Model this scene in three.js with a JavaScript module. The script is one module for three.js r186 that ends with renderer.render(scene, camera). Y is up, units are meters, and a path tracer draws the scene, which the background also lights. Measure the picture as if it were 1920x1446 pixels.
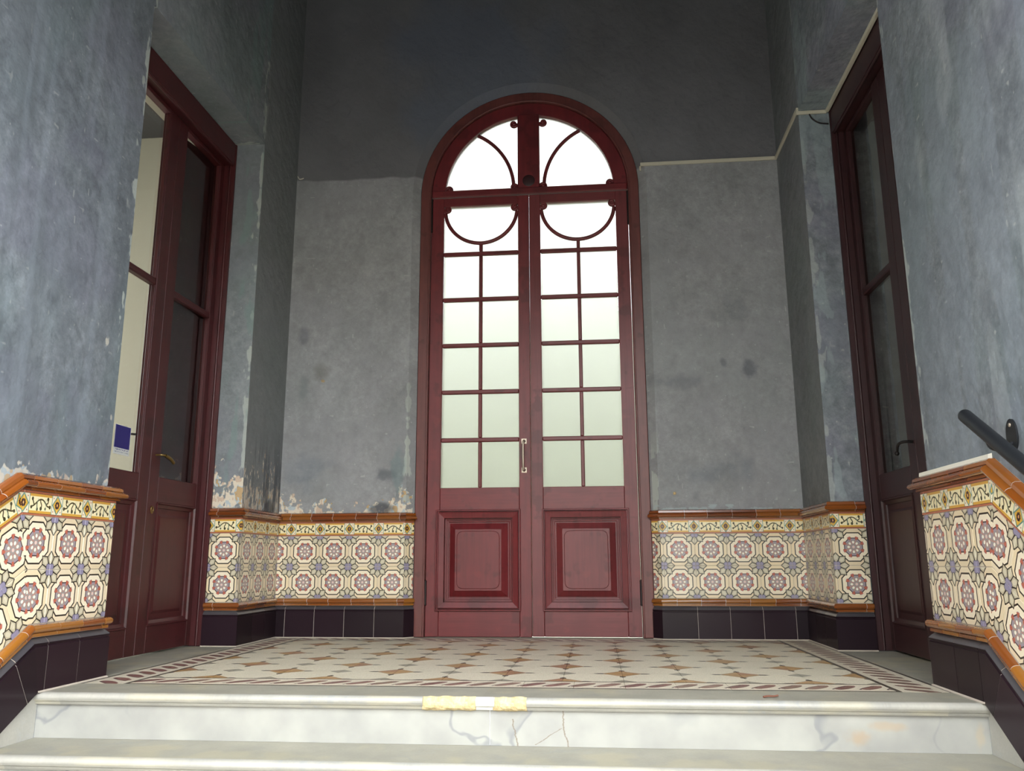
import * as THREE from 'three';
import { mergeGeometries, toCreasedNormals } from 'three/addons/utils/BufferGeometryUtils.js';

// ------------------------------------------------------------------ camera, sky, exposure
const scene = new THREE.Scene();
const camera = new THREE.PerspectiveCamera(49.73, 1920 / 1446, 0.05, 200);
camera.rotation.order = 'YXZ';
camera.position.set(0.4207, 0.4698, 5.5085);
camera.rotation.set(0.2109, 0.0977, -0.0035);
scene.add(camera);
const renderer = new THREE.WebGLRenderer({ antialias: true });
renderer.toneMapping = THREE.LinearToneMapping;
renderer.toneMappingExposure = 1.0;
renderer.shadowMap.enabled = true;
scene.background = new THREE.Color().setRGB(0.94, 0.975, 1.0);   // an even overcast sky
scene.backgroundIntensity = 11.5;

// ------------------------------------------------------------------ measured places (metres)
const XL = -1.702, XR = 1.736;          // faces of the tiled dado left and right
const PL = XL - 0.01, PR = XR + 0.01;   // faces of the plaster
const PB = -0.01;                       // face of the plaster of the back wall
const SLOPE = Math.atan(0.6), MIT = Math.tan(SLOPE / 2);
const ZB = 2.395;                       // where the dado bends down along the stair
const RISE = 0.165, GO = 0.275, NSTEP = 7, GROUND = -RISE * NSTEP;
const ZFRONT = 4.35, ZHEAD = 4.04, YCEIL = 5.6, HEAD = 3.1;  // ZHEAD and HEAD place the unseen lintel for its shade, not measured

// ------------------------------------------------------------------ random numbers and noise
function rng(seed) { let a = seed >>> 0; return () => { a = (a + 0x6D2B79F5) | 0; let t = Math.imul(a ^ (a >>> 15), 1 | a); t = (t + Math.imul(t ^ (t >>> 7), 61 | t)) ^ t; return ((t ^ (t >>> 14)) >>> 0) / 4294967296; }; }
const LAT = new Float32Array(65536); { const r = rng(77); for (let i = 0; i < 65536; i++) LAT[i] = r(); }
function vnoise(x, y) {
  const xi = Math.floor(x), yi = Math.floor(y), fx = x - xi, fy = y - yi;
  const u = fx * fx * (3 - 2 * fx), v = fy * fy * (3 - 2 * fy);
  const a = (xi & 255) | ((yi & 255) << 8), b = ((xi + 1) & 255) | ((yi & 255) << 8), c = (xi & 255) | (((yi + 1) & 255) << 8), d = ((xi + 1) & 255) | (((yi + 1) & 255) << 8);
  return LAT[a] + (LAT[b] - LAT[a]) * u + (LAT[c] - LAT[a]) * v + (LAT[a] - LAT[b] - LAT[c] + LAT[d]) * u * v;
}
function fbm(x, y, o = 4) { let s = 0, a = 0.5, t = 0; for (let i = 0; i < o; i++) { s += a * vnoise(x, y); t += a; a *= 0.5; x = x * 2.03 + 17.3; y = y * 2.01 + 9.7; } return s / t; }
const sst = (a, b, x) => { const t = Math.min(1, Math.max(0, (x - a) / (b - a))); return t * t * (3 - 2 * t); };

// ------------------------------------------------------------------ textures
function dataTex(w, h, fn, srgb = true) {
  const d = new Uint8Array(w * h * 4), c = [0, 0, 0];
  for (let j = 0; j < h; j++) for (let i = 0; i < w; i++) {
    fn((i + 0.5) / w, (j + 0.5) / h, c); const k = (j * w + i) * 4;
    d[k] = Math.max(0, Math.min(255, c[0])); d[k + 1] = Math.max(0, Math.min(255, c[1])); d[k + 2] = Math.max(0, Math.min(255, c[2])); d[k + 3] = 255;
  }
  const t = new THREE.DataTexture(d, w, h); t.magFilter = THREE.LinearFilter; t.minFilter = THREE.LinearMipmapLinearFilter; t.generateMipmaps = true;
  t.wrapS = t.wrapT = THREE.RepeatWrapping; if (srgb) t.colorSpace = THREE.SRGBColorSpace; t.needsUpdate = true; return t;
}
function canvasTex(w, h, draw, srgb = true) {
  const cv = document.createElement('canvas'); cv.width = w; cv.height = h; draw(cv.getContext('2d'), w, h);
  const t = new THREE.CanvasTexture(cv); t.wrapS = t.wrapT = THREE.RepeatWrapping; if (srgb) t.colorSpace = THREE.SRGBColorSpace; t.anisotropy = 8; return t;
}
const mix3 = (c, r, g, b, k) => { c[0] += (r - c[0]) * k; c[1] += (g - c[1]) * k; c[2] += (b - c[2]) * k; };

// ------------------------------------------------------------------ plaster: limewash with stains, flaking and older coats showing
function plasterBase(c, a, y, s) {
  c[0] = 128; c[1] = 133; c[2] = 139;
  const n1 = fbm(a * 1.7 + s, y * 1.3 + s * 2, 6) - 0.5, n5 = fbm(a * 26 + s, y * 24, 4) - 0.5, n2 = fbm(a * 7 + 3 * s, y * 6 + s, 4) - 0.5, n3 = vnoise(a * 60 + s, y * 60) - 0.5, n4 = vnoise(a * 170, y * 170 + s) - 0.5;
  const m = n1 * 38 + n2 * 30 + n5 * 34 + n3 * 14 + n4 * 13;
  c[0] += m; c[1] += m; c[2] += m;
  const t = sst(0.45, 0.75, fbm(a * 3.1 + 40 + s, y * 2.2 + 11, 4)); mix3(c, 118, 134, 136, t * 0.4);       // older green-blue coat
  const p = sst(0.52, 0.7, fbm(a * 2.6 + 80, y * 2.9 + 5 + s, 4)); mix3(c, 126, 124, 142, p * 0.35);       // violet tinge
  const sp = vnoise(a * 42 + 5 + s, y * 38 + 2); if (sp > 0.93) mix3(c, 178, 180, 176, sst(0.93, 0.98, sp) * 0.7);   // lime specks
  const dk = fbm(a * 11 + 60 + s, y * 9 + 3, 3); if (dk > 0.56) mix3(c, 92, 96, 102, sst(0.56, 0.9, dk) * 0.38);     // dark spots
}
function blot(c, a, y, ca, cy, ra, ry, r, g, b, k, f = 9) {   // one stain or bare patch with a ragged outline
  const d = Math.hypot((a - ca) / ra, (y - cy) / ry); if (d > 1.6) return;
  const e = d + (fbm(a * f + ca * 31, y * f + cy * 17, 4) - 0.5) * 1.3;
  mix3(c, r, g, b, k * (f > 25 ? 1 : 0.75) * (1 - sst(0.3, f > 25 ? 0.6 : 1.05, e)));
}
function peel(c, a, y, h, s, k = 1) {   // flaking above the dado cap: cream ground, edges lifted
  const yy = y - 0.8, n = fbm(a * 19 + s, y * 16 + s, 4), m = fbm(a * 52 + 7 * s, y * 46, 3);
  const e = (h - yy) / h + (n - 0.5) * 2.8 + (m - 0.5) * 1.8;
  const q = sst(0.46, 0.56, e); if (q <= 0) return;
  const t = fbm(a * 21 + 3, y * 17 + s, 3);
  const col = t < 0.42 ? [198, 176, 156] : t < 0.6 ? [214, 203, 184] : t < 0.68 ? [176, 186, 190] : [186, 158, 118];
  mix3(c, col[0], col[1], col[2], q * k);
  const ed = sst(0.5, 0.54, e) * (1 - sst(0.56, 0.64, e)); mix3(c, 96, 98, 104, ed * 0.45);
}
function edgeChips(c, d, a, y, s, k = 1) {   // chips along a worn arris, d = distance from it
  const n = fbm(y * 9 + s, d * 25 + s, 4); const e = n - d * 7; if (e > 0.46) mix3(c, 182, 188, 180, sst(0.46, 0.53, e) * 0.75 * k);
}
const BW = 3.52, BX0 = -1.75, TY0 = 0.72, TH = 4.6, SW = 4.6;
const backTex = dataTex(1400, 1840, (u, v, c) => {
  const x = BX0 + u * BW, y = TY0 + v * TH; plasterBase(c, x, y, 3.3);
  { const l = (c[0] + c[1] + c[2]) / 3; mix3(c, l, l, l, 0.6); mix3(c, 134, 134, 134, 0.4); c[0] += 14; c[1] += 14; c[2] += 14; }
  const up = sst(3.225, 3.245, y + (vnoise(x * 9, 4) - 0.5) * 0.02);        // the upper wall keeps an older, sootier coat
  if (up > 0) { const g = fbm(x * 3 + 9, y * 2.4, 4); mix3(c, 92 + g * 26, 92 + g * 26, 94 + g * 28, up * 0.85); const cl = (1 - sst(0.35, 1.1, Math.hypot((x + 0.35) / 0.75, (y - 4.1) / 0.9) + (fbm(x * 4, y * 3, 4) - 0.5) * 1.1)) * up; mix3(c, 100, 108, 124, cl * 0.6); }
  if (x < -0.8) { peel(c, x, y, 0.085 + 0.1 * sst(-1.58, -1.7, x) + 0.22 * sst(-0.98, -0.85, x) * vnoise(x * 20, y * 6), 1.7); edgeChips(c, Math.abs(x + 0.838), x, y, 8, sst(2.2, 1.2, y)); blot(c, x, y, -1.0, 0.83, 0.14, 0.045, 62, 64, 68, 0.85); blot(c, x, y, -0.98, 1.06, 0.07, 0.06, 82, 86, 92, 0.7, 14); blot(c, x, y, -1.449, 1.721, 0.022, 0.018, 178, 150, 110, 0.9, 30); blot(c, x, y, -1.46, 1.79, 0.1, 0.09, 112, 112, 106, 0.6); blot(c, x, y, -1.6, 2.05, 0.05, 0.09, 100, 100, 108, 0.6); blot(c, x, y, -1.52, 1.1, 0.16, 0.16, 104, 112, 124, 0.45); blot(c, x, y, -1.58, 1.66, 0.05, 0.12, 112, 120, 120, 0.5); blot(c, x, y, -0.9, 1.1, 0.05, 0.2, 104, 128, 130, 0.5, 16); }
  else if (x > 0.8) { edgeChips(c, x - 0.838, x, y, 5, sst(1.5, 0.95, y)); blot(c, x, y, 1.465, 1.73, 0.07, 0.1, 88, 90, 97, 0.75, 16); blot(c, x, y, 1.3, 1.78, 0.03, 0.05, 92, 94, 100, 0.6, 20); blot(c, x, y, 1.0, 1.66, 0.2, 0.07, 106, 108, 114, 0.55, 12); blot(c, x, y, 1.42, 2.15, 0.1, 0.12, 104, 106, 110, 0.45, 15); blot(c, x, y, 1.2, 1.05, 0.3, 0.14, 110, 116, 124, 0.5, 7); const f = fbm(x * 17, y * 30, 3); if (y < 0.84 && f > 0.52) mix3(c, 168, 182, 186, 0.6); }
});
const leftTex = dataTex(2048, 2048, (u, v, c) => {
  const z = u * SW, y = TY0 + v * TH; plasterBase(c, z, y, 11.1);
  if (z > 2) {
    c[0] *= 0.83; c[1] *= 0.845; c[2] *= 0.855;
    const st = fbm(z * 6.2 + 1.1 + 0.25 * (vnoise(z * 2, y * 1.3) - 0.5), y * 0.42 + 3, 4); mix3(c, 92, 98, 104, sst(0.5, 0.63, st) * 0.6);       // rain streaks
    const s2 = fbm(z * 15 + 4, y * 0.7, 3); mix3(c, 132, 141, 152, sst(0.5, 0.75, s2) * 0.3);
    blot(c, z, y, 2.143, 1.433, 0.028, 0.05, 190, 184, 172, 0.9, 30); blot(c, z, y, 2.05, 1.12, 0.014, 0.03, 190, 184, 172, 0.8, 30); blot(c, z, y, 2.56, 1.56, 0.06, 0.3, 96, 102, 110, 0.45, 8); blot(c, z, y, 2.47, 1.75, 0.03, 0.2, 92, 97, 103, 0.45, 10); blot(c, z, y, 2.28, 1.5, 0.03, 0.4, 98, 104, 110, 0.5, 9);
    peel(c, z, y - 0.0, 0.035, 5.2, 0.7); edgeChips(c, z - 2.025, z, y, 2);
  } else {
    mix3(c, 122, 128, 126, 0.35);
    edgeChips(c, Math.abs(z - 0.61), z, y, 14, 0.9);
    if (z < 0.6) { mix3(c, 118, 120, 120, 0.6); peel(c, z * 2.2, y, 0.17 + 0.14 * vnoise(z * 9, 3), 9.4, 0.8); const st = fbm(z * 22, y * 2.2, 4); if (y < 1.4) mix3(c, 70, 72, 78, sst(0.5, 0.62, st) * 0.6 * sst(1.4, 0.95, y)); blot(c, z, y, 0.18, 0.83, 0.13, 0.06, 58, 60, 64, 0.8); }
    else if (z < 0.9) { const g = fbm(z * 12 + 4, y * 3, 4); mix3(c, 120, 142, 138, sst(0.5, 0.62, g) * 0.5); peel(c, z * 1.3, y, 0.2 + 0.12 * vnoise(z * 10, 8), 4.4); }
  }
});
const rightTex = dataTex(2048, 2048, (u, v, c) => {
  const z = u * SW, y = TY0 + v * TH; plasterBase(c, z, y, 23.7);
  if (z > 2) {
    c[0] *= 0.85; c[1] *= 0.86; c[2] *= 0.86;
    const st = fbm(z * 5 + 2, y * 0.6 + 1, 4); mix3(c, 150, 156, 158, sst(0.54, 0.6, st) * 0.35); mix3(c, 120, 128, 138, sst(0.46, 0.4, st) * 0.4);
    blot(c, z, y, 2.62, 2.3, 0.05, 0.2, 156, 160, 166, 0.6, 6); blot(c, z, y, 2.55, 2.15, 0.05, 0.16, 154, 158, 164, 0.5, 6); blot(c, z, y, 2.3, 2.0, 0.05, 0.14, 148, 154, 154, 0.5, 6); edgeChips(c, z - 2.04, z, y, 6, 0.7);
    blot(c, z, y, 2.6, 0.84, 0.1, 0.06, 96, 104, 106, 0.6, 8);
  } else {
    edgeChips(c, Math.abs(z - 0.635), z, y, 19, 0.6);
    if (z < 0.62) mix3(c, 118, 120, 118, 0.5);
    else if (z < 0.9) { const g = fbm(z * 12 + 4, y * 4, 4); mix3(c, 150, 164, 166, sst(0.52, 0.58, g) * 0.5); }
  }
});
const bumpPlaster = dataTex(512, 512, (u, v, c) => { const P = (f, o) => { let s = 0, a = 0.5, ff = f; for (let i = 0; i < o; i++) { const x = u * ff, y = v * ff; const xi = Math.floor(x), yi = Math.floor(y), fx = x - xi, fy = y - yi, w = (i2, j2) => LAT[((i2 % ff) & 255) | (((j2 % ff) & 255) << 8)]; const q = fx * fx * (3 - 2 * fx), r = fy * fy * (3 - 2 * fy); s += a * ((w(xi, yi) * (1 - q) + w(xi + 1, yi) * q) * (1 - r) + (w(xi, yi + 1) * (1 - q) + w(xi + 1, yi + 1) * q) * r); a *= 0.55; ff *= 2; } return s; }; c[0] = c[1] = c[2] = P(8, 5) * 230; }, false);
function plasterMat(map, w) { const b = bumpPlaster.clone(); b.repeat.set(w / 0.5, TH / 0.5); b.needsUpdate = true; map.wrapS = map.wrapT = THREE.MirroredRepeatWrapping; return new THREE.MeshStandardMaterial({ map, bumpMap: b, bumpScale: 0.008, roughness: 0.88 }); }
const M = { back: plasterMat(backTex, BW), left: plasterMat(leftTex, SW), right: plasterMat(rightTex, SW) };

// ------------------------------------------------------------------ patterns printed on the tiles
const rnd = rng(5);
function fieldTile(tint) {
  return canvasTex(512, 512, (g, W) => {
    const S = W; g.fillStyle = `rgb(${226 * tint[0] | 0},${210 * tint[1] | 0},${180 * tint[2] | 0})`; g.fillRect(0, 0, S, S);
    const oct = (cx, cy, r, rot = Math.PI / 8) => { g.beginPath(); for (let k = 0; k < 8; k++) { const a = rot + k * Math.PI / 4; g.lineTo(cx + Math.cos(a) * r, cy + Math.sin(a) * r); } g.closePath(); };
    g.lineJoin = 'miter';
    const line = '#27251c';
    // the octagon frame round the medallion
        oct(S / 2, S / 2, 0.417 * S); g.fillStyle = '#ebdfc5'; g.fill(); g.lineWidth = 0.03 * S; g.strokeStyle = line; g.stroke();
    // flowers at the corners: an eight-pointed outline of kites
    for (const [cx, cy] of [[0, 0], [S, 0], [0, S], [S, S]]) {
      for (let k = 0; k < 8; k++) {
        g.save(); g.translate(cx, cy); g.rotate(k * Math.PI / 4);
        const L = (k % 2 ? 0.36 : 0.35) * S, h = 0.098 * S, m = (k % 2 ? 0.245 : 0.235) * S; g.beginPath(); g.moveTo(0.06 * S, 0); g.lineTo(0.15 * S, -0.06 * S); g.lineTo(m, -h); g.lineTo(L, 0); g.lineTo(m, h); g.lineTo(0.15 * S, 0.06 * S); g.closePath();
        g.fillStyle = '#b9b096'; g.fill(); g.lineWidth = 0.022 * S; g.strokeStyle = '#302e25'; g.stroke();
        g.beginPath(); g.ellipse(0.225 * S, 0, 0.065 * S, 0.045 * S, 0, 0, 7); g.fillStyle = '#cdc5ad'; g.fill(); g.restore();
      }
      g.fillStyle = '#8c869f'; g.strokeStyle = '#514e62'; g.lineWidth = 0.014 * S; g.beginPath();
      for (let k = 0; k <= 64; k++) { const a = k / 64 * Math.PI * 2, r = (0.118 + 0.016 * Math.cos(4 * a + Math.PI)) * S; g.lineTo(cx + Math.cos(a) * r, cy + Math.sin(a) * r); } g.closePath(); g.fill(); g.stroke();
    }
    // medallion
    oct(S / 2, S / 2, 0.262 * S); g.fillStyle = '#97918e'; g.fill(); g.lineWidth = 0.022 * S; g.strokeStyle = '#42343a'; g.stroke(); oct(S / 2, S / 2, 0.225 * S); g.strokeStyle = '#9a8f9c'; g.lineWidth = 0.03 * S; g.stroke();
    for (let k = 0; k < 8; k++) {
      const a = Math.PI / 8 + k * Math.PI / 4; g.save(); g.translate(S / 2 + Math.cos(a) * 0.262 * S, S / 2 + Math.sin(a) * 0.262 * S); g.rotate(a);
      g.fillStyle = '#b4604c'; g.fillRect(-0.055 * S, -0.03 * S, 0.075 * S, 0.06 * S); g.fillRect(-0.006 * S, -0.048 * S, 0.032 * S, 0.096 * S); g.fillStyle = '#a58f98'; g.fillRect(0.026 * S, -0.03 * S, 0.012 * S, 0.06 * S); g.restore();
    }
    g.strokeStyle = '#b58578'; g.lineWidth = 0.022 * S;
    for (let k = 0; k < 8; k++) { const a = Math.PI / 8 + k * Math.PI / 4; g.beginPath(); g.moveTo(S / 2 + Math.cos(a) * 0.06 * S, S / 2 + Math.sin(a) * 0.06 * S); g.lineTo(S / 2 + Math.cos(a) * 0.2 * S, S / 2 + Math.sin(a) * 0.2 * S); g.stroke(); }
    for (let k = 0; k < 8; k++) { const a = k * Math.PI / 4; g.save(); g.translate(S / 2, S / 2); g.rotate(a); g.beginPath(); g.ellipse(0.13 * S, 0, 0.036 * S, 0.03 * S, 0, 0, 7); g.fillStyle = '#ece7d6'; g.fill(); g.restore(); }
    g.beginPath(); g.arc(S / 2, S / 2, 0.036 * S, 0, 7); g.fillStyle = '#dcc0b6'; g.fill();
  });
}
function friezeTile(flip) {
  return canvasTex(512, 240, (g, W, H) => {
    g.fillStyle = '#b56a4c'; g.fillRect(0, 0, W, H);
    g.fillStyle = '#3a2a20'; for (let x = 0; x < W; x += 10) { g.fillRect(x, 0.085 * H, 6, 0.03 * H); g.fillRect(x, 0.9 * H, 6, 0.03 * H); }
    g.fillStyle = '#d0a040'; g.fillRect(0, 0.12 * H, W, 0.78 * H);
    g.fillStyle = '#ece0b6'; g.fillRect(0, 0.22 * H, W, 0.58 * H);
    for (const cx of [0, W]) {
      g.fillStyle = '#e6dcc0'; g.fillRect(cx - 84, 0.12 * H, 168, 0.78 * H);
      g.strokeStyle = '#5d8c88'; g.lineWidth = 9; g.beginPath(); g.moveTo(cx - 84, 0.12 * H); g.lineTo(cx - 84, 0.9 * H); g.moveTo(cx + 84, 0.12 * H); g.lineTo(cx + 84, 0.9 * H); g.stroke();
      g.fillStyle = '#a9554a'; for (const [dx, dy] of [[-66, 0.2], [52, 0.2], [-66, 0.76], [52, 0.76]]) g.fillRect(cx + dx, dy * H, 12, 12);
      g.beginPath(); g.moveTo(cx, 0.13 * H); g.lineTo(cx + 74, 0.51 * H); g.lineTo(cx, 0.89 * H); g.lineTo(cx - 74, 0.51 * H); g.closePath(); g.fillStyle = '#d2a53c'; g.fill(); g.strokeStyle = '#5f8a80'; g.lineWidth = 12; g.stroke();
      for (let k = 0; k < 8; k++) { const a = k * Math.PI / 4; g.beginPath(); g.ellipse(cx + Math.cos(a) * 22, 0.51 * H + Math.sin(a) * 27, 12, 13, 0, 0, 7); g.fillStyle = '#3c1a17'; g.fill(); }
      g.beginPath(); g.arc(cx, 0.51 * H, 8, 0, 7); g.fillStyle = '#c08a7c'; g.fill();
    }
    g.save(); if (flip) { g.translate(W, 0); g.scale(-1, 1); }
    g.strokeStyle = '#453f22'; g.lineCap = 'round'; g.lineWidth = 15;
    g.beginPath(); g.moveTo(112, 0.64 * H); g.bezierCurveTo(180, 0.62 * H, 200, 0.3 * H, 268, 0.33 * H); g.bezierCurveTo(330, 0.36 * H, 330, 0.66 * H, 398, 0.6 * H); g.stroke();
    g.lineWidth = 14; g.beginPath(); g.moveTo(250, 0.33 * H); g.bezierCurveTo(240, 0.5 * H, 290, 0.5 * H, 262, 0.7 * H); g.moveTo(160, 0.57 * H); g.lineTo(130, 0.34 * H); g.moveTo(330, 0.5 * H); g.bezierCurveTo(370, 0.5 * H, 372, 0.4 * H, 362, 0.3 * H); g.moveTo(196, 0.45 * H); g.lineTo(206, 0.72 * H); g.stroke();
    g.fillStyle = '#3d3a20'; for (const [x, y, r] of [[262, 0.7, 17], [130, 0.32, 15], [362, 0.3, 16], [120, 0.66, 14], [398, 0.62, 16], [206, 0.73, 14], [330, 0.7, 12]]) { g.beginPath(); g.ellipse(x, y * H, r, r * 1.2, 0, 0, 7); g.fill(); }
    g.strokeStyle = '#8fae9c'; g.lineWidth = 5; g.beginPath(); g.moveTo(210, 0.3 * H); g.lineTo(200, 0.74 * H); g.moveTo(330, 0.3 * H); g.lineTo(336, 0.76 * H); g.stroke();
    g.restore();
  });
}
const glaze = { roughness: 0.32, clearcoat: 0.5, clearcoatRoughness: 0.18 };
const fieldTexs = [[1, 1, 1], [0.985, 0.975, 0.95], [1.01, 1.0, 0.97]].map(fieldTile);
const fieldMats = fieldTexs.map((map) => new THREE.MeshPhysicalMaterial({ map, ...glaze, roughness: 0.4 }));
const friezeMats = [friezeTile(false), friezeTile(true)].map((map) => new THREE.MeshPhysicalMaterial({ map, ...glaze, roughness: 0.4 }));
const amberMats = ['#824318', '#8b501c', '#783c18', '#874917', '#6c3613', '#8d541d'].map((color) => new THREE.MeshPhysicalMaterial({ color, roughness: 0.25, clearcoat: 0.8, clearcoatRoughness: 0.12 }));
const railMats = ['#8c5520', '#854b1c', '#7b431a', '#915c21'].map((color) => new THREE.MeshPhysicalMaterial({ color, roughness: 0.25, clearcoat: 0.8, clearcoatRoughness: 0.12 }));
const plinthMats = ['#1e1018', '#23131c', '#1a0d15'].map((color) => new THREE.MeshPhysicalMaterial({ color, roughness: 0.5, specularIntensity: 0.35, clearcoat: 0.2, clearcoatRoughness: 0.12 }));
const edgeMats = ['#4a474a', '#444145'].map((color) => new THREE.MeshPhysicalMaterial({ color, roughness: 0.35, clearcoat: 0.5, clearcoatRoughness: 0.2 }));   // rounded top edges, a paler grey than the plinth
const mortar = new THREE.MeshStandardMaterial({ color: '#b9ada0', roughness: 0.95 });
const grout = new THREE.MeshStandardMaterial({ color: '#a39a92', roughness: 0.95 });
const putty = new THREE.MeshStandardMaterial({ color: '#d6d2c4', roughness: 0.9 });

// ------------------------------------------------------------------ geometry helpers
function fromTris(tris, uv) { const g = new THREE.BufferGeometry(); g.setAttribute('position', new THREE.Float32BufferAttribute(tris, 3)); g.setAttribute('uv', new THREE.Float32BufferAttribute(uv, 2)); g.computeVertexNormals(); return g; }
function clipPoly(poly, a, b, c) {   // keep a*u + b*v <= c
  const out = []; for (let i = 0; i < poly.length; i++) { const p = poly[i], q = poly[(i + 1) % poly.length], dp = a * p[0] + b * p[1] - c, dq = a * q[0] + b * q[1] - c; if (dp <= 0) out.push(p); if ((dp < 0 && dq > 0) || (dp > 0 && dq < 0)) { const t = dp / (dp - dq); out.push([p[0] + (q[0] - p[0]) * t, p[1] + (q[1] - p[1]) * t]); } } return out;
}
function area(p) { let s = 0; for (let i = 0; i < p.length; i++) { const a = p[i], b = p[(i + 1) % p.length]; s += a[0] * b[1] - a[1] * b[0]; } return s / 2; }
function slab(poly, th, bev, uvf) {   // a flat piece: convex outline in (u, v), thickness along n, bevelled front edge
  let cx = 0, cy = 0; for (const p of poly) { cx += p[0]; cy += p[1]; } cx /= poly.length; cy /= poly.length;
  const inn = poly.map((p) => { const d = Math.hypot(p[0] - cx, p[1] - cy), k = Math.max(0.5, 1 - bev * 1.4 / Math.max(d, 1e-4)); return [cx + (p[0] - cx) * k, cy + (p[1] - cy) * k]; });
  const T = [], U = [], put = (p, n) => { T.push(p[0], p[1], n); U.push(...uvf(p[0], p[1])); };
  for (let i = 1; i < poly.length - 1; i++) { put(inn[0], th); put(inn[i], th); put(inn[i + 1], th); }
  for (let i = 0; i < poly.length; i++) { const j = (i + 1) % poly.length; put(poly[i], th - bev); put(poly[j], th - bev); put(inn[j], th); put(poly[i], th - bev); put(inn[j], th); put(inn[i], th); put(poly[i], 0); put(poly[j], 0); put(poly[j], th - bev); put(poly[i], 0); put(poly[j], th - bev); put(poly[i], th - bev); }
  return fromTris(T, U);
}
function sweep(prof, e0, e1, crease = 0.7) {   // profile [[v, n] ...] carried along u; e = [u, kv, kn]: the end lies at u + kv*v + kn*n
  const at = (e, p) => [e[0] + e[1] * p[0] + e[2] * p[1], p[0], p[1]], T = [], U = [], put = (q) => { T.push(...q); U.push(q[0], q[1] + q[2]); };
  for (let i = 0; i < prof.length - 1; i++) { const a = at(e0, prof[i]), b = at(e1, prof[i]), c = at(e1, prof[i + 1]), d = at(e0, prof[i + 1]); put(a); put(b); put(c); put(a); put(c); put(d); }
  const sh = THREE.ShapeUtils.triangulateShape(prof.map((p) => new THREE.Vector2(p[0], p[1])), []);
  for (const f of sh) { for (const k of [0, 1, 2]) put(at(e0, prof[f[k]])); for (const k of [2, 1, 0]) put(at(e1, prof[f[k]])); }
  return toCreasedNormals(fromTris(T, U), crease);
}
function cbox(x0, x1, y0, y1, z0, z1, c = 0.002, gr) {   // chamfered block; uv in metres with v along the grain
  const lo = [Math.min(x0, x1), Math.min(y0, y1), Math.min(z0, z1)], hi = [Math.max(x0, x1), Math.max(y0, y1), Math.max(z0, z1)], L = hi.map((h, i) => h - lo[i]); c = Math.min(c, ...L.map((l) => l * 0.45));
  if (gr === undefined) gr = L.indexOf(Math.max(...L));
  const V = (s, ax) => [0, 1, 2].map((i) => (s[i] > 0 ? hi[i] - (i === ax ? 0 : c) : lo[i] + (i === ax ? 0 : c)));
  const T = [], U = [], mid = hi.map((h, i) => (h + lo[i]) / 2);
  const tri = (a, b, d) => {
    const n = [(b[1] - a[1]) * (d[2] - a[2]) - (b[2] - a[2]) * (d[1] - a[1]), (b[2] - a[2]) * (d[0] - a[0]) - (b[0] - a[0]) * (d[2] - a[2]), (b[0] - a[0]) * (d[1] - a[1]) - (b[1] - a[1]) * (d[0] - a[0])];
    const cen = [0, 1, 2].map((i) => (a[i] + b[i] + d[i]) / 3 - mid[i]); if (n[0] * cen[0] + n[1] * cen[1] + n[2] * cen[2] < 0) [b, d] = [d, b];
    const ab = n.map(Math.abs); let fa = ab.indexOf(Math.max(...ab)); let uu = [0, 1, 2].find((i) => i !== fa && i !== gr); if (uu === undefined) uu = (gr + 1) % 3;
    for (const p of [a, b, d]) { T.push(...p); U.push(p[uu] + lo[fa] * 0.37, p[gr]); }
  };
  const quad = (a, b, d, e) => { tri(a, b, d); tri(a, d, e); };
  for (let ax = 0; ax < 3; ax++) for (const s of [-1, 1]) { const o = [(ax + 1) % 3, (ax + 2) % 3], P = (p, q) => { const k = [0, 0, 0]; k[ax] = s; k[o[0]] = p; k[o[1]] = q; return V(k, ax); }; quad(P(-1, -1), P(1, -1), P(1, 1), P(-1, 1)); }
  for (let e = 0; e < 3; e++) { const a = (e + 1) % 3, b = (e + 2) % 3; for (const s of [-1, 1]) for (const t of [-1, 1]) { const K = (q) => { const k = [0, 0, 0]; k[e] = q; k[a] = s; k[b] = t; return k; }; quad(V(K(-1), a), V(K(1), a), V(K(1), b), V(K(-1), b)); } }
  for (const s of [-1, 1]) for (const t of [-1, 1]) for (const r of [-1, 1]) tri(V([s, t, r], 0), V([s, t, r], 1), V([s, t, r], 2));
  return fromTris(T, U);
}
function remap(g, fn, flip) {   // move every vertex; keeps faces outward
  g = g.index ? g.toNonIndexed() : g; const p = g.attributes.position; for (let i = 0; i < p.count; i++) p.setXYZ(i, ...fn(p.getX(i), p.getY(i), p.getZ(i)));
  if (flip) for (const n in g.attributes) { const a = g.attributes[n], s = a.itemSize; for (let i = 0; i < a.count; i += 3) for (let k = 0; k < s; k++) { const t = a.array[(i + 1) * s + k]; a.array[(i + 1) * s + k] = a.array[(i + 2) * s + k]; a.array[(i + 2) * s + k] = t; } }
  g.computeVertexNormals(); return g;
}
const taken = {};
function named(n) { if (taken[n] === undefined) { taken[n] = 0; return n; } return n + '_' + String(++taken[n]).padStart(3, '0'); }
function part(name, g, m, parent) { const o = new THREE.Mesh(g, m); o.name = name; o.castShadow = o.receiveShadow = true; parent.add(o); return o; }
function struct(name, label, g, m) { const o = g ? new THREE.Mesh(g, m) : new THREE.Group(); o.name = name; o.castShadow = o.receiveShadow = true; o.userData = { label, kind: 'structure' }; scene.add(o); return o; }
function thing(name, label, category, g, m, group) { const o = g ? new THREE.Mesh(g, m) : new THREE.Group(); o.name = named(name); o.castShadow = o.receiveShadow = true; o.userData = { label, category }; if (group) o.userData.group = group; scene.add(o); return o; }
const sub = (name, parent) => { const o = new THREE.Group(); o.name = name; parent.add(o); return o; };
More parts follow.
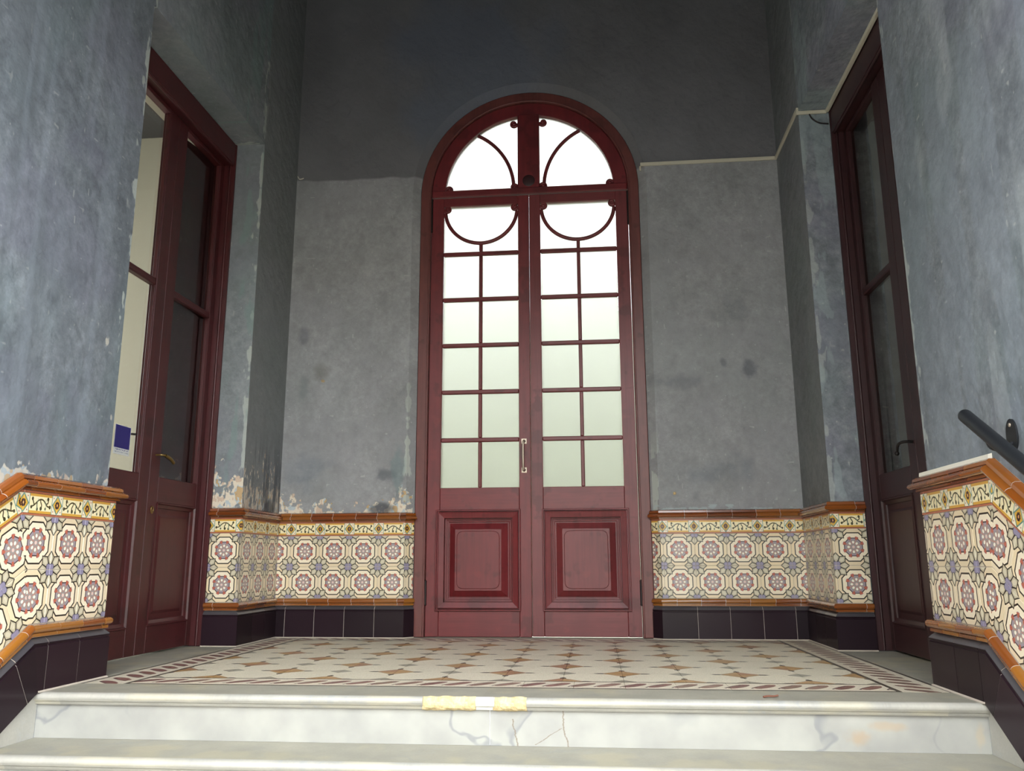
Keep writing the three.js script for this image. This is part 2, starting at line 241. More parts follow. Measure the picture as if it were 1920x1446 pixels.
const tube = (pts, r, seg = 24, rad = 8, closed = false) => new THREE.TubeGeometry(new THREE.CatmullRomCurve3(pts.map((p) => new THREE.Vector3(...p)), closed), seg, r, rad, closed);
const cyl = (r, h, n = 16) => new THREE.CylinderGeometry(r, r, h, n);

// ------------------------------------------------------------------ walls
function wallUV(g, a0, aw, axis, face, dir) {   // plaster coordinates; reveals carry on round the arris
  const p = g.attributes.position, n = g.attributes.normal, uv = new Float32Array(p.count * 2);
  for (let i = 0; i < p.count; i++) {
    const a = axis === 'z' ? p.getZ(i) : p.getX(i), f = axis === 'z' ? p.getX(i) : p.getZ(i), na = axis === 'z' ? n.getZ(i) : n.getX(i), depth = Math.abs(f - face);
    let u = a, v = p.getY(i);
    if (Math.abs(na) > 0.6) u = a + (na > 0 ? depth : -depth);
    else if (Math.abs(n.getY(i)) > 0.6) v = v + depth;
    uv[2 * i] = (u - a0) / aw; uv[2 * i + 1] = (v - TY0) / TH;
  }
  g.setAttribute('uv', new THREE.BufferAttribute(uv, 2)); return g;
}
function sideWall(sign, face, depth, hole, mat, name, label) {
  const s = new THREE.Shape([[-0.3, GROUND - 0.1], [ZFRONT, GROUND - 0.1], [ZFRONT, YCEIL], [-0.3, YCEIL]].map((p) => new THREE.Vector2(...p)));
  s.holes.push(new THREE.Path(hole.map((p) => new THREE.Vector2(...p))));
  let g = new THREE.ExtrudeGeometry(s, { depth, bevelEnabled: false });
  g = remap(g, (a, b, d) => [face + sign * d, b, a], sign < 0 ? false : true);
  return struct(name, label, wallUV(g, 0, SW, 'z', face), mat);
}
const HL = [[0.60, -0.012], [0.60, 3.215], [2.025, 3.215], [2.025, 0.8], [1.963, 0.8], [1.963, -0.012]], HR = [[0.625, -0.012], [0.625, 3.225], [2.04, 3.225], [2.04, 0.8], [1.974, 0.8], [1.974, -0.012]];
sideWall(-1, PL, 0.41, HL, M.left, 'wall_left', 'left wall of blue-grey limewashed plaster with rain streaks and a tall doorway');
sideWall(1, PR, 0.41, HR, M.right, 'wall_right', 'right wall of blue-grey plaster with a tall doorway and patched areas');
{ // back wall with a round-headed opening whose arris is chamfered
  const R0 = 0.838, R1 = 0.788, SP = 3.1, N = 40;
  const outline = (r) => { const q = [[-r, -0.02]]; for (let k = 0; k <= N; k++) { const a = Math.PI - k / N * Math.PI; q.push([Math.cos(a) * r, SP + Math.sin(a) * r]); } q.push([r, -0.02]); return q; };
  const face = (r, z, flip) => { const s = new THREE.Shape([[-2.2, -0.4], [2.2, -0.4], [2.2, YCEIL], [-2.2, YCEIL]].map((p) => new THREE.Vector2(...p))); s.holes.push(new THREE.Path(outline(r).map((p) => new THREE.Vector2(...p)))); return remap(new THREE.ShapeGeometry(s), (a, b) => [a, b, z], flip); };
  const strip = (r0, z0, r1, z1) => { const A = outline(r0), B = outline(r1), T = [], U = []; for (let i = 0; i < A.length - 1; i++) for (const q of [[A[i], z0], [A[i + 1], z0], [B[i + 1], z1], [A[i], z0], [B[i + 1], z1], [B[i], z1]]) { T.push(q[0][0], q[0][1], q[1]); U.push(0, 0); } return fromTris(T, U); };
  const fix = (g) => { if (!g.attributes.uv) g.setAttribute('uv', new THREE.Float32BufferAttribute(new Float32Array(g.attributes.position.count * 2), 2)); return g; };
  const g = mergeGeometries([fix(face(R0, PB)), toCreasedNormals(strip(R0, PB, R1, PB - 0.05), 0.5), toCreasedNormals(strip(R1, PB - 0.05, R1, -0.3), 0.5), fix(face(R1, -0.3, true))]);
  const p = g.attributes.position, uv = g.attributes.uv; for (let i = 0; i < p.count; i++) uv.setXY(i, (p.getX(i) - BX0) / BW, (p.getY(i) - TY0) / TH);
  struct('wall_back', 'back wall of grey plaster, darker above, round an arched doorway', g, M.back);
}
const limeMat = new THREE.MeshStandardMaterial({ color: '#6c7176', roughness: 0.9 });
struct('ceiling', 'plain plaster ceiling high over the vestibule', cbox(-2.12, 2.15, YCEIL, YCEIL + 0.2, -0.4, ZHEAD - 0.001, 0.001), limeMat);
struct('wall_front', 'unseen front wall over the wide entrance opening, its lintel placed to shade the upper walls', cbox(-2.12, 2.15, HEAD, YCEIL + 0.2, ZHEAD, ZHEAD + 0.3, 0.002), limeMat);  // unseen lintel, height and depth chosen to darken the upper walls

// ------------------------------------------------------------------ tiled dado
const V3 = (a) => new THREE.Vector3(...a);
function run(parent, o, u, v) {
  const U = V3(u).normalize(), Vv = V3(v).normalize(), Nn = new THREE.Vector3().crossVectors(U, Vv);
  const q = new THREE.Quaternion().setFromRotationMatrix(new THREE.Matrix4().makeBasis(U, Vv, Nn)), p = V3(o);
  return (name, g, m) => { const k = part(name, g, m, parent); k.quaternion.copy(q); k.position.copy(p); return k; };
}
const GAP = 0.0012, geoCache = {};
const CAP = [[0.748, 0.0], [0.748, 0.013], [0.7545, 0.0135], [0.7555, 0.008], [0.7575, 0.008], [0.758, 0.022], [0.760, 0.031], [0.765, 0.0365], [0.771, 0.038], [0.777, 0.035], [0.782, 0.028], [0.784, 0.020], [0.7865, 0.018], [0.788, 0.0215], [0.800, 0.019], [0.806, 0.011], [0.806, -0.008]];
const RAIL = [[0.205, 0.0], [0.205, 0.013], [0.2165, 0.0135], [0.218, 0.008], [0.2205, 0.008], [0.222, 0.020], [0.227, 0.0245], [0.234, 0.026], [0.241, 0.0245], [0.247, 0.019], [0.250, 0.010], [0.250, 0.0]];
const PLINTH = [[0.0, 0.0], [0.0, 0.020], [0.166, 0.020], [0.169, 0.0165], [0.173, 0.0165], [0.177, 0.0205], [0.1805, 0.0205], [0.181, 0.0]];
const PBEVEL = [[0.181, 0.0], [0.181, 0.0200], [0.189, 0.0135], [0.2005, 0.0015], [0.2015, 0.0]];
// e0, e1: run ends [u, kv, kn]; phases: where the joints of field, cap, rail and plinth fall along u
function dado(parent, o, u, v, e0, e1, ph, seed, opt = {}) {
  const put = run(parent, o, u, v), r = rng(seed), off = (e, vv) => e[0] + e[1] * vv;
  const uMin = Math.min(off(e0, 0), off(e0, 0.81)), uMax = Math.max(off(e1, 0), off(e1, 0.81));
  const cut = (poly) => { poly = clipPoly(poly, -1, e0[1], -e0[0]); return clipPoly(poly, 1, -e1[1], e1[0]); };
  const bed = cut([[uMin - 0.01, opt.low ?? 0], [uMax + 0.01, opt.low ?? 0], [uMax + 0.01, 0.80], [uMin - 0.01, 0.80]]);
  put('mortar_bed', slab(bed, 0.0068, 0.0005, (a, b) => [a, b]), mortar).position.addScaledVector(new THREE.Vector3().crossVectors(V3(u).normalize(), V3(v).normalize()), -0.0095);
  const tiles = (name, v0, v1, w, phase, mats, th, back) => {
    const pick = (k) => mats[(Math.floor(r() * 997) + k) % mats.length];
    for (let k = Math.floor((uMin - phase) / w) - 1; phase + k * w < uMax; k++) {
      const a = phase + k * w, full = [[a + GAP, v0 + GAP], [a + w - GAP, v0 + GAP], [a + w - GAP, v1 - GAP], [a + GAP, v1 - GAP]], poly = cut(full), m = pick(k);
      if (poly.length < 3 || area(poly) < 2e-4) continue;
      let g; const whole = Math.abs(area(poly) - area(full)) < 1e-7, uvf = (x, y) => [(x - a) / w, (y - v0) / (v1 - v0)];
      if (whole) { const key = name + v0.toFixed(3); const base = geoCache[key] ??= slab(full.map((p) => [p[0] - a, p[1]]), th, 0.0014, (x, y) => [x / w, (y - v0) / (v1 - v0)]); const t = put(name, base, m); t.position.addScaledVector(V3(u).normalize(), a); t.position.addScaledVector(t.userData.n ?? new THREE.Vector3().crossVectors(V3(u).normalize(), V3(v).normalize()), back + (r() - 0.5) * 0.0008); }
      else { g = slab(poly, th, 0.0014, uvf); const t = put(name, g, m); t.position.addScaledVector(new THREE.Vector3().crossVectors(V3(u).normalize(), V3(v).normalize()), back + (r() - 0.5) * 0.0008); }
    }
  };
  tiles('field_tile', 0.2515, 0.453, 0.2, ph.f, fieldMats, 0.0075, -0.0075);
  tiles('field_tile', 0.453, 0.6545, 0.2, ph.f, fieldMats, 0.0075, -0.0075);
  tiles('frieze_tile', 0.6545, 0.748, 0.2, ph.f, friezeMats, 0.0095, -0.0075);
  const bars = (name, prof, w, phase, mats, jit) => {
    const pv = prof.map((p) => p[0]), vm = (Math.min(...pv) + Math.max(...pv)) / 2, lo = off(e0, vm), hi = off(e1, vm), cuts = [];
    for (let k = Math.floor((lo - phase) / w); phase + k * w < hi + w; k++) { const a = phase + k * w; if (a > lo + 0.03 && a < hi - 0.03) cuts.push(a + (r() - 0.5) * jit); }
    put('joint_mortar', sweep(prof.map(([a, b], i) => [Math.max(pv[0] + 0.0006, Math.min(Math.max(...pv) - 0.0006, a)), b - 0.0013]), [e0[0] + 0.001, e0[1], e0[2]], [e1[0] - 0.001, e1[1], e1[2]]), name === 'plinth_tile' ? grout : mortar);
    const ends = [e0, ...cuts.map((a) => [a, 0, 0]), e1];
    for (let k = 0; k < ends.length - 1; k++) { const a = [...ends[k]], b = [...ends[k + 1]]; const gp = GAP * 0.8 + r() * 0.0009; if (k > 0) a[0] += gp; if (k < ends.length - 2) b[0] -= gp; put(name, sweep(prof, a, b), mats[Math.floor(r() * mats.length)]); }
  };
  bars('cap_tile', CAP, 0.15, ph.c, amberMats, 0.012);
  bars('rail_tile', RAIL, 0.15, ph.r, railMats, 0.012);
  bars('plinth_tile', PLINTH, 0.2, ph.p, plinthMats, 0.004);
  if (u[1] === 0) put('floor_joint', sweep([[0.0005, 0.0], [0.0005, 0.0255], [0.0045, 0.0245], [0.0065, 0.0208], [0.0065, 0.0]], [e0[0], e0[1], e0[2]], [e1[0], e1[1], e1[2]]), mortar);
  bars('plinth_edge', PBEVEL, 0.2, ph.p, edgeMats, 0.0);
}
const c8 = Math.tan(Math.PI / 8), sx = 0.05;
let t;
t = struct('trim_1', 'patterned tile dado on the back wall to the left of the arched door');
dado(t, [0, 0, 0], [1, 0, 0], [0, 1, 0], [XL, 0, 1], [-0.837, 0, c8], { f: -1.615, c: -1.62, r: -1.63, p: -1.624 }, 11);
dado(t, [-0.837, 0, 0], [1, 0, -1], [0, 1, 0], [0, 0, -c8], [sx * Math.SQRT2, 0, 0], { f: -0.185, c: 0.1, r: 0.1, p: 0.1 }, 12);
t = struct('trim_2', 'patterned tile dado on the back wall to the right of the arched door');
dado(t, [0, 0, 0], [1, 0, 0], [0, 1, 0], [0.837, 0, -c8], [XR, 0, -1], { f: 0.852, c: 0.99, r: 0.93, p: 0.849 }, 21);
dado(t, [0.837 - sx, 0, -sx], [1, 0, 1], [0, 1, 0], [0, 0, 0], [sx * Math.SQRT2, 0, c8], { f: -0.11, c: 0.2, r: 0.2, p: 0.2 }, 22);
t = struct('trim_3', 'tile dado round the narrow pier between back wall and left door');
dado(t, [XL, 0, 0.61], [0, 0, -1], [0, 1, 0], [0, 0, -1], [0.61, 0, -1], { f: 0.005, c: 0.05, r: 0.1, p: 0.005 }, 31);
dado(t, [0, 0, 0.61], [1, 0, 0], [0, 1, 0], [-1.897, 0, 0], [XL, 0, 1], { f: -1.902, c: -1.85, r: -1.84, p: -1.902 }, 32);
t = struct('trim_4', 'tile dado round the narrow pier between back wall and right door');
dado(t, [XR, 0, 0], [0, 0, 1], [0, 1, 0], [0, 0, 1], [0.635, 0, 1], { f: 0.03, c: 0.12, r: 0.09, p: 0.02 }, 41);
dado(t, [0, 0, 0.635], [1, 0, 0], [0, 1, 0], [XR, 0, -1], [1.924, 0, 0], { f: 1.747, c: 1.87, r: 1.88, p: 1.736 }, 42);
const cs = Math.cos(SLOPE), sn = Math.sin(SLOPE), SLEN = 2.3;
t = struct('trim_5', 'tile dado on the left wall, level beside the landing and sloping down the stair');
dado(t, [XL, 0, ZB], [0, 0, -1], [0, 1, 0], [0, -MIT, 0], [ZB - 1.968, 0, 1], { f: ZB - 2.376, c: 0.14, r: 0.09, p: ZB - 2.361 }, 51);
dado(t, [XL, 0, ZB], [0, sn, -cs], [0, cs, sn], [-SLEN, 0, 0], [0, MIT, 0], { f: -0.005, c: -0.06, r: -0.12, p: -0.06 }, 52);
t = struct('trim_6', 'tile dado on the right wall, level beside the landing and sloping down the stair');
dado(t, [XR, 0, ZB], [0, 0, 1], [0, 1, 0], [1.974 - ZB, 0, -1], [0, MIT, 0], { f: 2.007 - ZB, c: -0.1, r: -0.02, p: 1.985 - ZB }, 61);
dado(t, [XR, 0, ZB], [0, -sn, cs], [0, cs, sn], [0, -MIT, 0], [SLEN, 0, 0], { f: -0.012, c: 0.1, r: 0.12, p: 0.06 }, 62);
part('putty_fillet', sweep([[0.806, -0.009], [0.806, 0.006], [0.822, 0.004], [0.826, -0.009]], [1.99, 0, 0], [2.6, 0, 0]), putty, t).matrix.identity();
{ const f = t.children[t.children.length - 1]; f.quaternion.setFromRotationMatrix(new THREE.Matrix4().makeBasis(V3([0, 0, 1]), V3([0, 1, 0]), V3([-1, 0, 0]))); f.position.set(XR, 0, 0); }

// ------------------------------------------------------------------ floor of the landing
const cream = [214, 206, 186];
function speckle(g, W, H, seed, n, cols, s0, s1, al) { const r = rng(seed); g.globalAlpha = al; for (let i = 0; i < n; i++) { g.fillStyle = cols[Math.floor(r() * cols.length)]; g.fillRect(r() * W, r() * H, s0 + r() * s1, s0 + r() * s1); } g.globalAlpha = 1; }
function pavingTile(tan, seed, flip) {
  return canvasTex(512, 512, (g, W) => {
    g.fillStyle = '#d6ceb8'; g.fillRect(0, 0, W, W); speckle(g, W, W, seed, 5200, ['#e6dfcc', '#c0b69e', '#ddd5c0', '#cac0a9'], 3, 5, 0.55);
    const k = W / 0.25;
    const corner = (x, y, sx2, sy2, isTan) => {
      g.save(); g.translate(x, y); g.scale(sx2, sy2);
      const h = (isTan ? 0.088 : 0.05) * k; g.beginPath(); g.moveTo(0, 0); g.lineTo(h, 0); g.lineTo(0, h); g.closePath(); g.fillStyle = isTan ? tan : '#8f8b7c'; g.fill(); g.strokeStyle = '#6f6455'; g.lineWidth = 5; g.beginPath(); g.moveTo(h, 0); g.lineTo(0, h); g.stroke();
      if (isTan) { g.fillStyle = '#4a433a'; for (const q of [0, 1]) { g.beginPath(); const P = (a, b) => (q ? g.lineTo(b, a) : g.lineTo(a, b)); P(0.078 * k, 0); P(0.083 * k, 0.013 * k); P(0.104 * k, 0.013 * k); P(0.124 * k, 0); g.closePath(); g.fill(); } }
      g.restore();
    };
    corner(0, 0, 1, 1, !flip); corner(W, W, -1, -1, !flip); corner(W, 0, -1, 1, flip); corner(0, W, 1, -1, flip);
    speckle(g, W, W, seed + 9, 1500, ['#efe7d4', '#6d6555'], 2, 3, 0.25);
  });
}
const pave = [[], []]; for (const f of [0, 1]) ['#a57f4e', '#9a7052', '#a9865c'].forEach((tn, i) => pave[f].push(new THREE.MeshPhysicalMaterial({ map: pavingTile(tn, 31 + i, !!f), roughness: 0.42, clearcoat: 0.15, clearcoatRoughness: 0.4 })));
function borderTile(edge, cols, seed) {   // rope border between two dark lines; v runs along the border
  return canvasTex(400, 400, (g, W) => {
    g.fillStyle = '#d2c8b4'; g.fillRect(0, 0, W, W); speckle(g, W, W, seed, 3000, ['#e2dac8', '#bfb49c', '#d5ccb8'], 3, 4, 0.5);
    g.fillStyle = '#4a443c'; g.fillRect(0, 0, edge, W); g.fillRect(W - edge, 0, edge, W);
    for (let k = -1; k < 3; k++) { g.fillStyle = cols[(k + 2) % 2]; g.beginPath(); const y = k * 200; g.moveTo(95, y + 30); g.bezierCurveTo(150, y + 10, 260, y + 90, 310, y + 175); g.bezierCurveTo(320, y + 215, 290, y + 235, 240, y + 215); g.bezierCurveTo(170, y + 185, 130, y + 110, 90, y + 80); g.closePath(); g.fill(); g.fillStyle = cols[2]; g.beginPath(); g.moveTo(95, y + 95); g.bezierCurveTo(150, y + 140, 200, y + 210, 300, y + 250); g.lineTo(310, y + 232); g.bezierCurveTo(230, y + 220, 170, y + 160, 110, y + 80); g.closePath(); g.fill(); }
    speckle(g, W, W, seed + 3, 1400, ['#efe7d4', '#5d5548'], 2, 3, 0.22);
  });
}
const borderMats = [borderTile(34, ['#7f5a52', '#75514c', '#4b3c38'], 3), borderTile(34, ['#86685c', '#7d6256', '#574740'], 8)].map((map) => new THREE.MeshPhysicalMaterial({ map, roughness: 0.42, clearcoat: 0.15, clearcoatRoughness: 0.4 }));
const marbleTex = dataTex(1024, 1024, (u, v, c) => {
  const x = u * 8, y = v * 8, w = fbm(x * 0.9, y * 0.9, 5), r1 = Math.abs(fbm(x * 0.7 + w * 2.2, y * 0.5 + x * 0.35 + w * 1.5, 5) - 0.5), r2 = Math.abs(fbm(x * 1.9 + 30 + w * 2, y * 1.5 + 9 + x * 0.6, 4) - 0.5);
  const n = fbm(x * 2 + 3, y * 2 + 8, 4) - 0.5, f = vnoise(x * 40, y * 40) - 0.5; c[0] = 166 + n * 26 + f * 6; c[1] = 164 + n * 24 + f * 6; c[2] = 156 + n * 20 + f * 6;
  mix3(c, 150, 154, 158, (1 - sst(0.0, 0.045, r1)) * 0.4 * sst(0.45, 0.62, fbm(x * 0.6 + 7, y * 0.6, 3))); mix3(c, 168, 170, 170, (1 - sst(0, 0.03, r2)) * 0.35 * sst(0.5, 0.65, fbm(x * 0.8 + 70, y * 0.7, 3)));
  mix3(c, 200, 190, 160, sst(0.56, 0.75, fbm(x * 1.1 + 50, y * 1.3 + 20, 3)) * 0.35);
});
marbleTex.repeat.set(1 / 1.6, 1 / 1.6);
const marble = new THREE.MeshPhysicalMaterial({ map: marbleTex, roughness: 0.4, clearcoat: 0.1 });
const sill = new THREE.MeshPhysicalMaterial({ map: marbleTex, color: '#e4e2d8', roughness: 0.5 });
const floor = struct('floor', 'landing floor of patterned cement tiles with a rope border');
part('screed', cbox(XL - 0.008, XR + 0.008, -0.06, -0.0085, -0.3, 2.136, 0.001), mortar, floor);
{
  const flat = new THREE.Quaternion().setFromRotationMatrix(new THREE.Matrix4().makeBasis(V3([1, 0, 0]), V3([0, 0, -1]), V3([0, 1, 0])));
  const r = rng(99), gx = 0.022, gz = 1.936, full = slab([[0.0005, 0.0005], [0.2495, 0.0005], [0.2495, 0.2495], [0.0005, 0.2495]], 0.008, 0.0006, (a, b) => [a / 0.25, b / 0.25]);
  for (let i = -6; i < 6; i++) for (let j = 0; j < 7; j++) { const m = part('floor_tile', full, pave[(i + j) & 1][Math.floor(r() * 3)], floor); m.quaternion.copy(flat); m.position.set(gx + i * 0.25, -0.008 + (r() - 0.5) * 0.0004, gz - j * 0.25); }
  const X0 = gx - 1.5, X1 = gx + 1.5;
  const bt = (x0, x1, z0, z1, uvf, m, name = 'border_tile') => { const o = part(name, slab([[x0 + 0.0005, -z1 + 0.0005], [x1 - 0.0005, -z1 + 0.0005], [x1 - 0.0005, -z0 - 0.0005], [x0 + 0.0005, -z0 - 0.0005]], 0.008, 0.0006, uvf), m, floor); o.quaternion.copy(flat); o.position.y = -0.008; return o; };
  for (const [x0, m] of [[X0 - 0.2, 0], [X1, 1]]) for (let z = 2.136; z > 0.0; z -= 0.2) { const z1 = z, z0 = Math.max(0.001, z - 0.2); bt(x0, x0 + 0.2, z0, z1, (a, b) => [(a - x0) / 0.2, (b + z1) / 0.2], borderMats[m]); }
  for (let k = 0; k < 15; k++) { const x0 = X0 + k * 0.2; bt(x0, x0 + 0.2, 1.936, 2.136, (a, b) => [(-b - 1.936) / 0.2, (a - x0) / 0.2], borderMats[k & 1]); bt(x0, x0 + 0.2, 0.001, 0.186, (a, b) => [(0.186 + b) / 0.2, (a - x0) / 0.2], borderMats[k & 1]); }
  bt(XL + 0.001, X0 - 0.2, 0.001, 2.136, (a, b) => [a, b], sill, 'edge_strip'); bt(X1 + 0.2, XR - 0.001, 0.001, 2.136, (a, b) => [a, b], sill, 'edge_strip');
  bt(-2.11, XL, 0.612, 1.966, (a, b) => [a, b], sill, 'door_sill'); bt(XR, 2.14, 0.637, 1.972, (a, b) => [a, b], sill, 'door_sill');
  bt(-0.79, 0.79, -0.3, 0.0, (a, b) => [a, b], sill, 'door_sill');
}

// ------------------------------------------------------------------ marble stair
const stair = thing('marble_stair', 'white marble stair with rounded nosings leading up to the landing', 'stairs');
const riserTex = dataTex(2048, 128, (u, v, c) => {   // riser slabs with their cracks and iron stains
  const x = u * 3.44, y = v * 0.13, w = fbm(x * 3, y * 3, 4), n = fbm(x * 9 + 3, y * 9 + 8, 4) - 0.5; c[0] = 160 + n * 30; c[1] = 160 + n * 30; c[2] = 155 + n * 26;
  const r1 = Math.abs(fbm(x * 2.4 + w * 1.4, y * 3 - x * 1.2 + w, 5) - 0.5); mix3(c, 112, 116, 122, (1 - sst(0, 0.03, r1)) * 0.5 * sst(0.42, 0.6, fbm(x * 2 + 7, y * 2, 3)));
  const wx = XL + x, crack = (x0, y0, x1, y1) => { const s = (y - y0) / (y1 - y0); if (s < 0 || s > 1) return; const d = Math.abs(wx - (x0 + (x1 - x0) * s + (fbm(y * 90, x0 * 9, 3) - 0.5) * 0.012)); if (d < 0.0022) mix3(c, 120, 108, 92, 0.75); };
  crack(0.108, 0.09, 0.13, 0.0); crack(0.292, 0.13, 0.29, 0.065); crack(0.29, 0.065, 0.308, 0.0); crack(0.285, 0.062, 0.19, 0.005);
  blot(c, wx, y, 1.3, 0.05, 0.05, 0.035, 176, 138, 96, 0.5, 22); blot(c, wx, y, 1.4, 0.085, 0.08, 0.02, 178, 146, 108, 0.45, 22); blot(c, wx, y, 1.7, 0.05, 0.02, 0.06, 190, 168, 132, 0.5, 20);
});
const riserMat = new THREE.MeshPhysicalMaterial({ map: riserTex, roughness: 0.35, clearcoat: 0.15 });
const filler = new THREE.MeshStandardMaterial({ map: dataTex(128, 128, (u, v, c) => { const n = fbm(u * 12, v * 12, 4) - 0.5, k = vnoise(u * 60, v * 60) - 0.5; c[0] = 204 + n * 50 + k * 20; c[1] = 184 + n * 50 + k * 20; c[2] = 140 + n * 50 + k * 18; }), roughness: 0.95 });
const newPatch = new THREE.MeshStandardMaterial({ color: '#dcdcd6', roughness: 0.8 });
{
  // nosing profile as [up, out] from the riser face
  const NOSE = [[-0.043, 0], [-0.043, 0.010], [-0.037, 0.013], [-0.034, 0.013], [-0.032, 0.016], [-0.028, 0.0225], [-0.021, 0.026], [-0.013, 0.0265], [-0.006, 0.0225], [-0.001, 0.013], [0, 0.004], [0, 0]];
  const q = new THREE.Quaternion();   // sweep axes: u = +x, v = +y, n = +z
  const nose = (k, x0, x1, m = marble, name = 'nosing', rough = 0) => {
    let g = sweep(NOSE, [x0, 0, 0], [x1, 0, 0], 0.6); const o = part(name, g, m, stair); o.position.set(0, -RISE * k, 2.365 + GO * k); return o;
  };
  const lump = (x0, x1, seed) => {   // rough mortar repair in the broken edge
    const T = [], U = [], nx = Math.round((x1 - x0) / 0.006), ny = 9, P = [];
    for (let i = 0; i <= nx; i++) { P.push([]); for (let j = 0; j <= ny; j++) { const a = j / ny * Math.PI, x = x0 + (x1 - x0) * i / nx, e = Math.min(1, Math.min(i, nx - i) / 3), rr = (0.021 + 0.012 * (fbm(x * 40 + seed, j * 0.9 + seed, 3) - 0.35)) * (0.75 + 0.25 * e); P[i].push([x + (vnoise(j * 1.3 + seed, i * 0.2) - 0.5) * 0.008, -0.023 + Math.cos(a) * 0.024 * (0.9 + 0.2 * vnoise(i * 0.4, j)), Math.sin(a) * rr + 0.001]); } }
    for (let i = 0; i < nx; i++) for (let j = 0; j < ny; j++) for (const [a, b] of [[0, 0], [0, 1], [1, 1], [0, 0], [1, 1], [1, 0]]) { const p = P[i + a][j + b]; T.push(...p); U.push(p[0] * 6, p[1] * 6 + p[2] * 4); }
    const o = part('mortar_repair', fromTris(T, U), filler, stair); o.position.set(0, 0, 2.365); return o;
  };
  for (let k = 0; k < NSTEP; k++) {
    const y = -RISE * k, zr = 2.365 + GO * k, back = k === 0 ? 2.137 : zr - GO - 0.02;
    part('tread', cbox(XL + 0.001, XR - 0.001, y - 0.043, y, back, zr, 0.001, 0), k === 0 ? sill : sill, stair);
    if (k === 0) { nose(0, XL + 0.001, -0.213); lump(-0.216, -0.02, 3); nose(0, -0.02, 0.047, newPatch); lump(0.044, 0.165, 8); nose(0, 0.162, XR - 0.001); }
    else nose(k, XL + 0.001, XR - 0.001);
    const yb = y - RISE + 0.0005, cut = k === 0 ? [XL + 0.001, 0.0285, XR - 0.001] : [XL + 0.001, 0.4 - 0.3 * (k % 3), XR - 0.001];
    for (let i = 0; i < 2; i++) { const a = cut[i] + (i ? 0.0008 : 0), b = cut[i + 1] - (i ? 0 : 0.0008); const g = slab([[a, yb], [b, yb], [b, y - 0.0435], [a, y - 0.0435]], 0.02, 0.0008, (px, py) => [(px - XL) / 3.44 + k * 0.37 * (k ? 1 : 0), (py - yb) / 0.13]); const o = part('riser', g, riserMat, stair); o.position.z = zr - 0.02 - 0.0015; }
  }
  for (const s of [-1, 1]) for (let k = 1; k <= NSTEP; k++) {   // marble string pieces on the walls
    const za = 2.365 + GO * (k - 1), zb = za + GO, ys = (z) => -0.6 * (z - ZB), yt = -RISE * k, poly = [[za, yt], [zb, yt], [zb, ys(zb)], [za, Math.min(0, ys(za))]];
    const g = slab(s < 0 ? poly.map(([z, y]) => [-z, y]).reverse() : poly, 0.0115, 0.0008, (a, b) => [a, b]), o = part('string_slab', g, marble, stair);
    o.quaternion.setFromRotationMatrix(new THREE.Matrix4().makeBasis(V3([0, 0, s < 0 ? -1 : 1]), V3([0, 1, 0]), V3([-s, 0, 0]))); o.position.x = s < 0 ? XL - 0.0095 : XR + 0.0095;
  }
}

// ------------------------------------------------------------------ wood, metal, glass
const woodTex = dataTex(512, 1024, (u, v, c) => {
  const g = fbm(u * 26 + 0.6 * fbm(u * 3, v * 4, 3), v * 5, 4), f = vnoise(u * 150, v * 9), b = fbm(u * 3 + 9, v * 6 + 2, 4), m = (g - 0.5) * 34 + (f - 0.5) * 14 + (b - 0.5) * 46;
  c[0] = 214 + m; c[1] = 206 + m; c[2] = 206 + m; const w = sst(0.62, 0.78, fbm(u * 7 + 31, v * 15 + 4, 4)); mix3(c, 236, 226, 214, w * 0.55); const k = sst(0.64, 0.76, fbm(u * 5 + 61, v * 11 + 14, 4)); mix3(c, 150, 138, 134, k * 0.5);
});
woodTex.wrapS = woodTex.wrapT = THREE.MirroredRepeatWrapping; woodTex.repeat.set(1 / 0.5, 1 / 1.2);
const wood = (color, o = {}) => new THREE.MeshPhysicalMaterial({ color, map: woodTex, roughness: 0.5, clearcoat: 0.22, clearcoatRoughness: 0.3, ...o });
const W = { leaf: wood('#82292e'), leafSheenR: wood('#86393c'), frame: wood('#7c443f'), side: wood('#541c20', { clearcoat: 0.2, roughness: 0.5 }), sideR: wood('#3f1d20', { clearcoat: 0.2, roughness: 0.5 }), dark: wood('#3c1a1e') };  // right leaf wood paler and pinker: sheen put into its colour
const brass = new THREE.MeshStandardMaterial({ color: '#8f7846', roughness: 0.35, metalness: 0.9 }), iron = new THREE.MeshStandardMaterial({ color: '#2e2a2a', roughness: 0.5, metalness: 0.6 }), steel = new THREE.MeshStandardMaterial({ color: '#b8aa9a', roughness: 0.4, metalness: 0.7 });
const frostTex = dataTex(256, 256, (u, v, c) => { const n = vnoise(u * 64, v * 64) * 0.6 + vnoise(u * 128, v * 128) * 0.4; c[0] = c[1] = c[2] = 255 * n; }, false);
frostTex.repeat.set(6, 6);
const frost = new THREE.MeshPhysicalMaterial({ color: new THREE.Color().setRGB(0.205, 0.21, 0.19), transmission: 1, thickness: 0.004, roughness: 0.5, ior: 1.5, bumpMap: frostTex, bumpScale: 0.001 });
const clear = new THREE.MeshPhysicalMaterial({ color: '#e6e8e4', transmission: 1, thickness: 0, roughness: 0.02, ior: 1.5 });

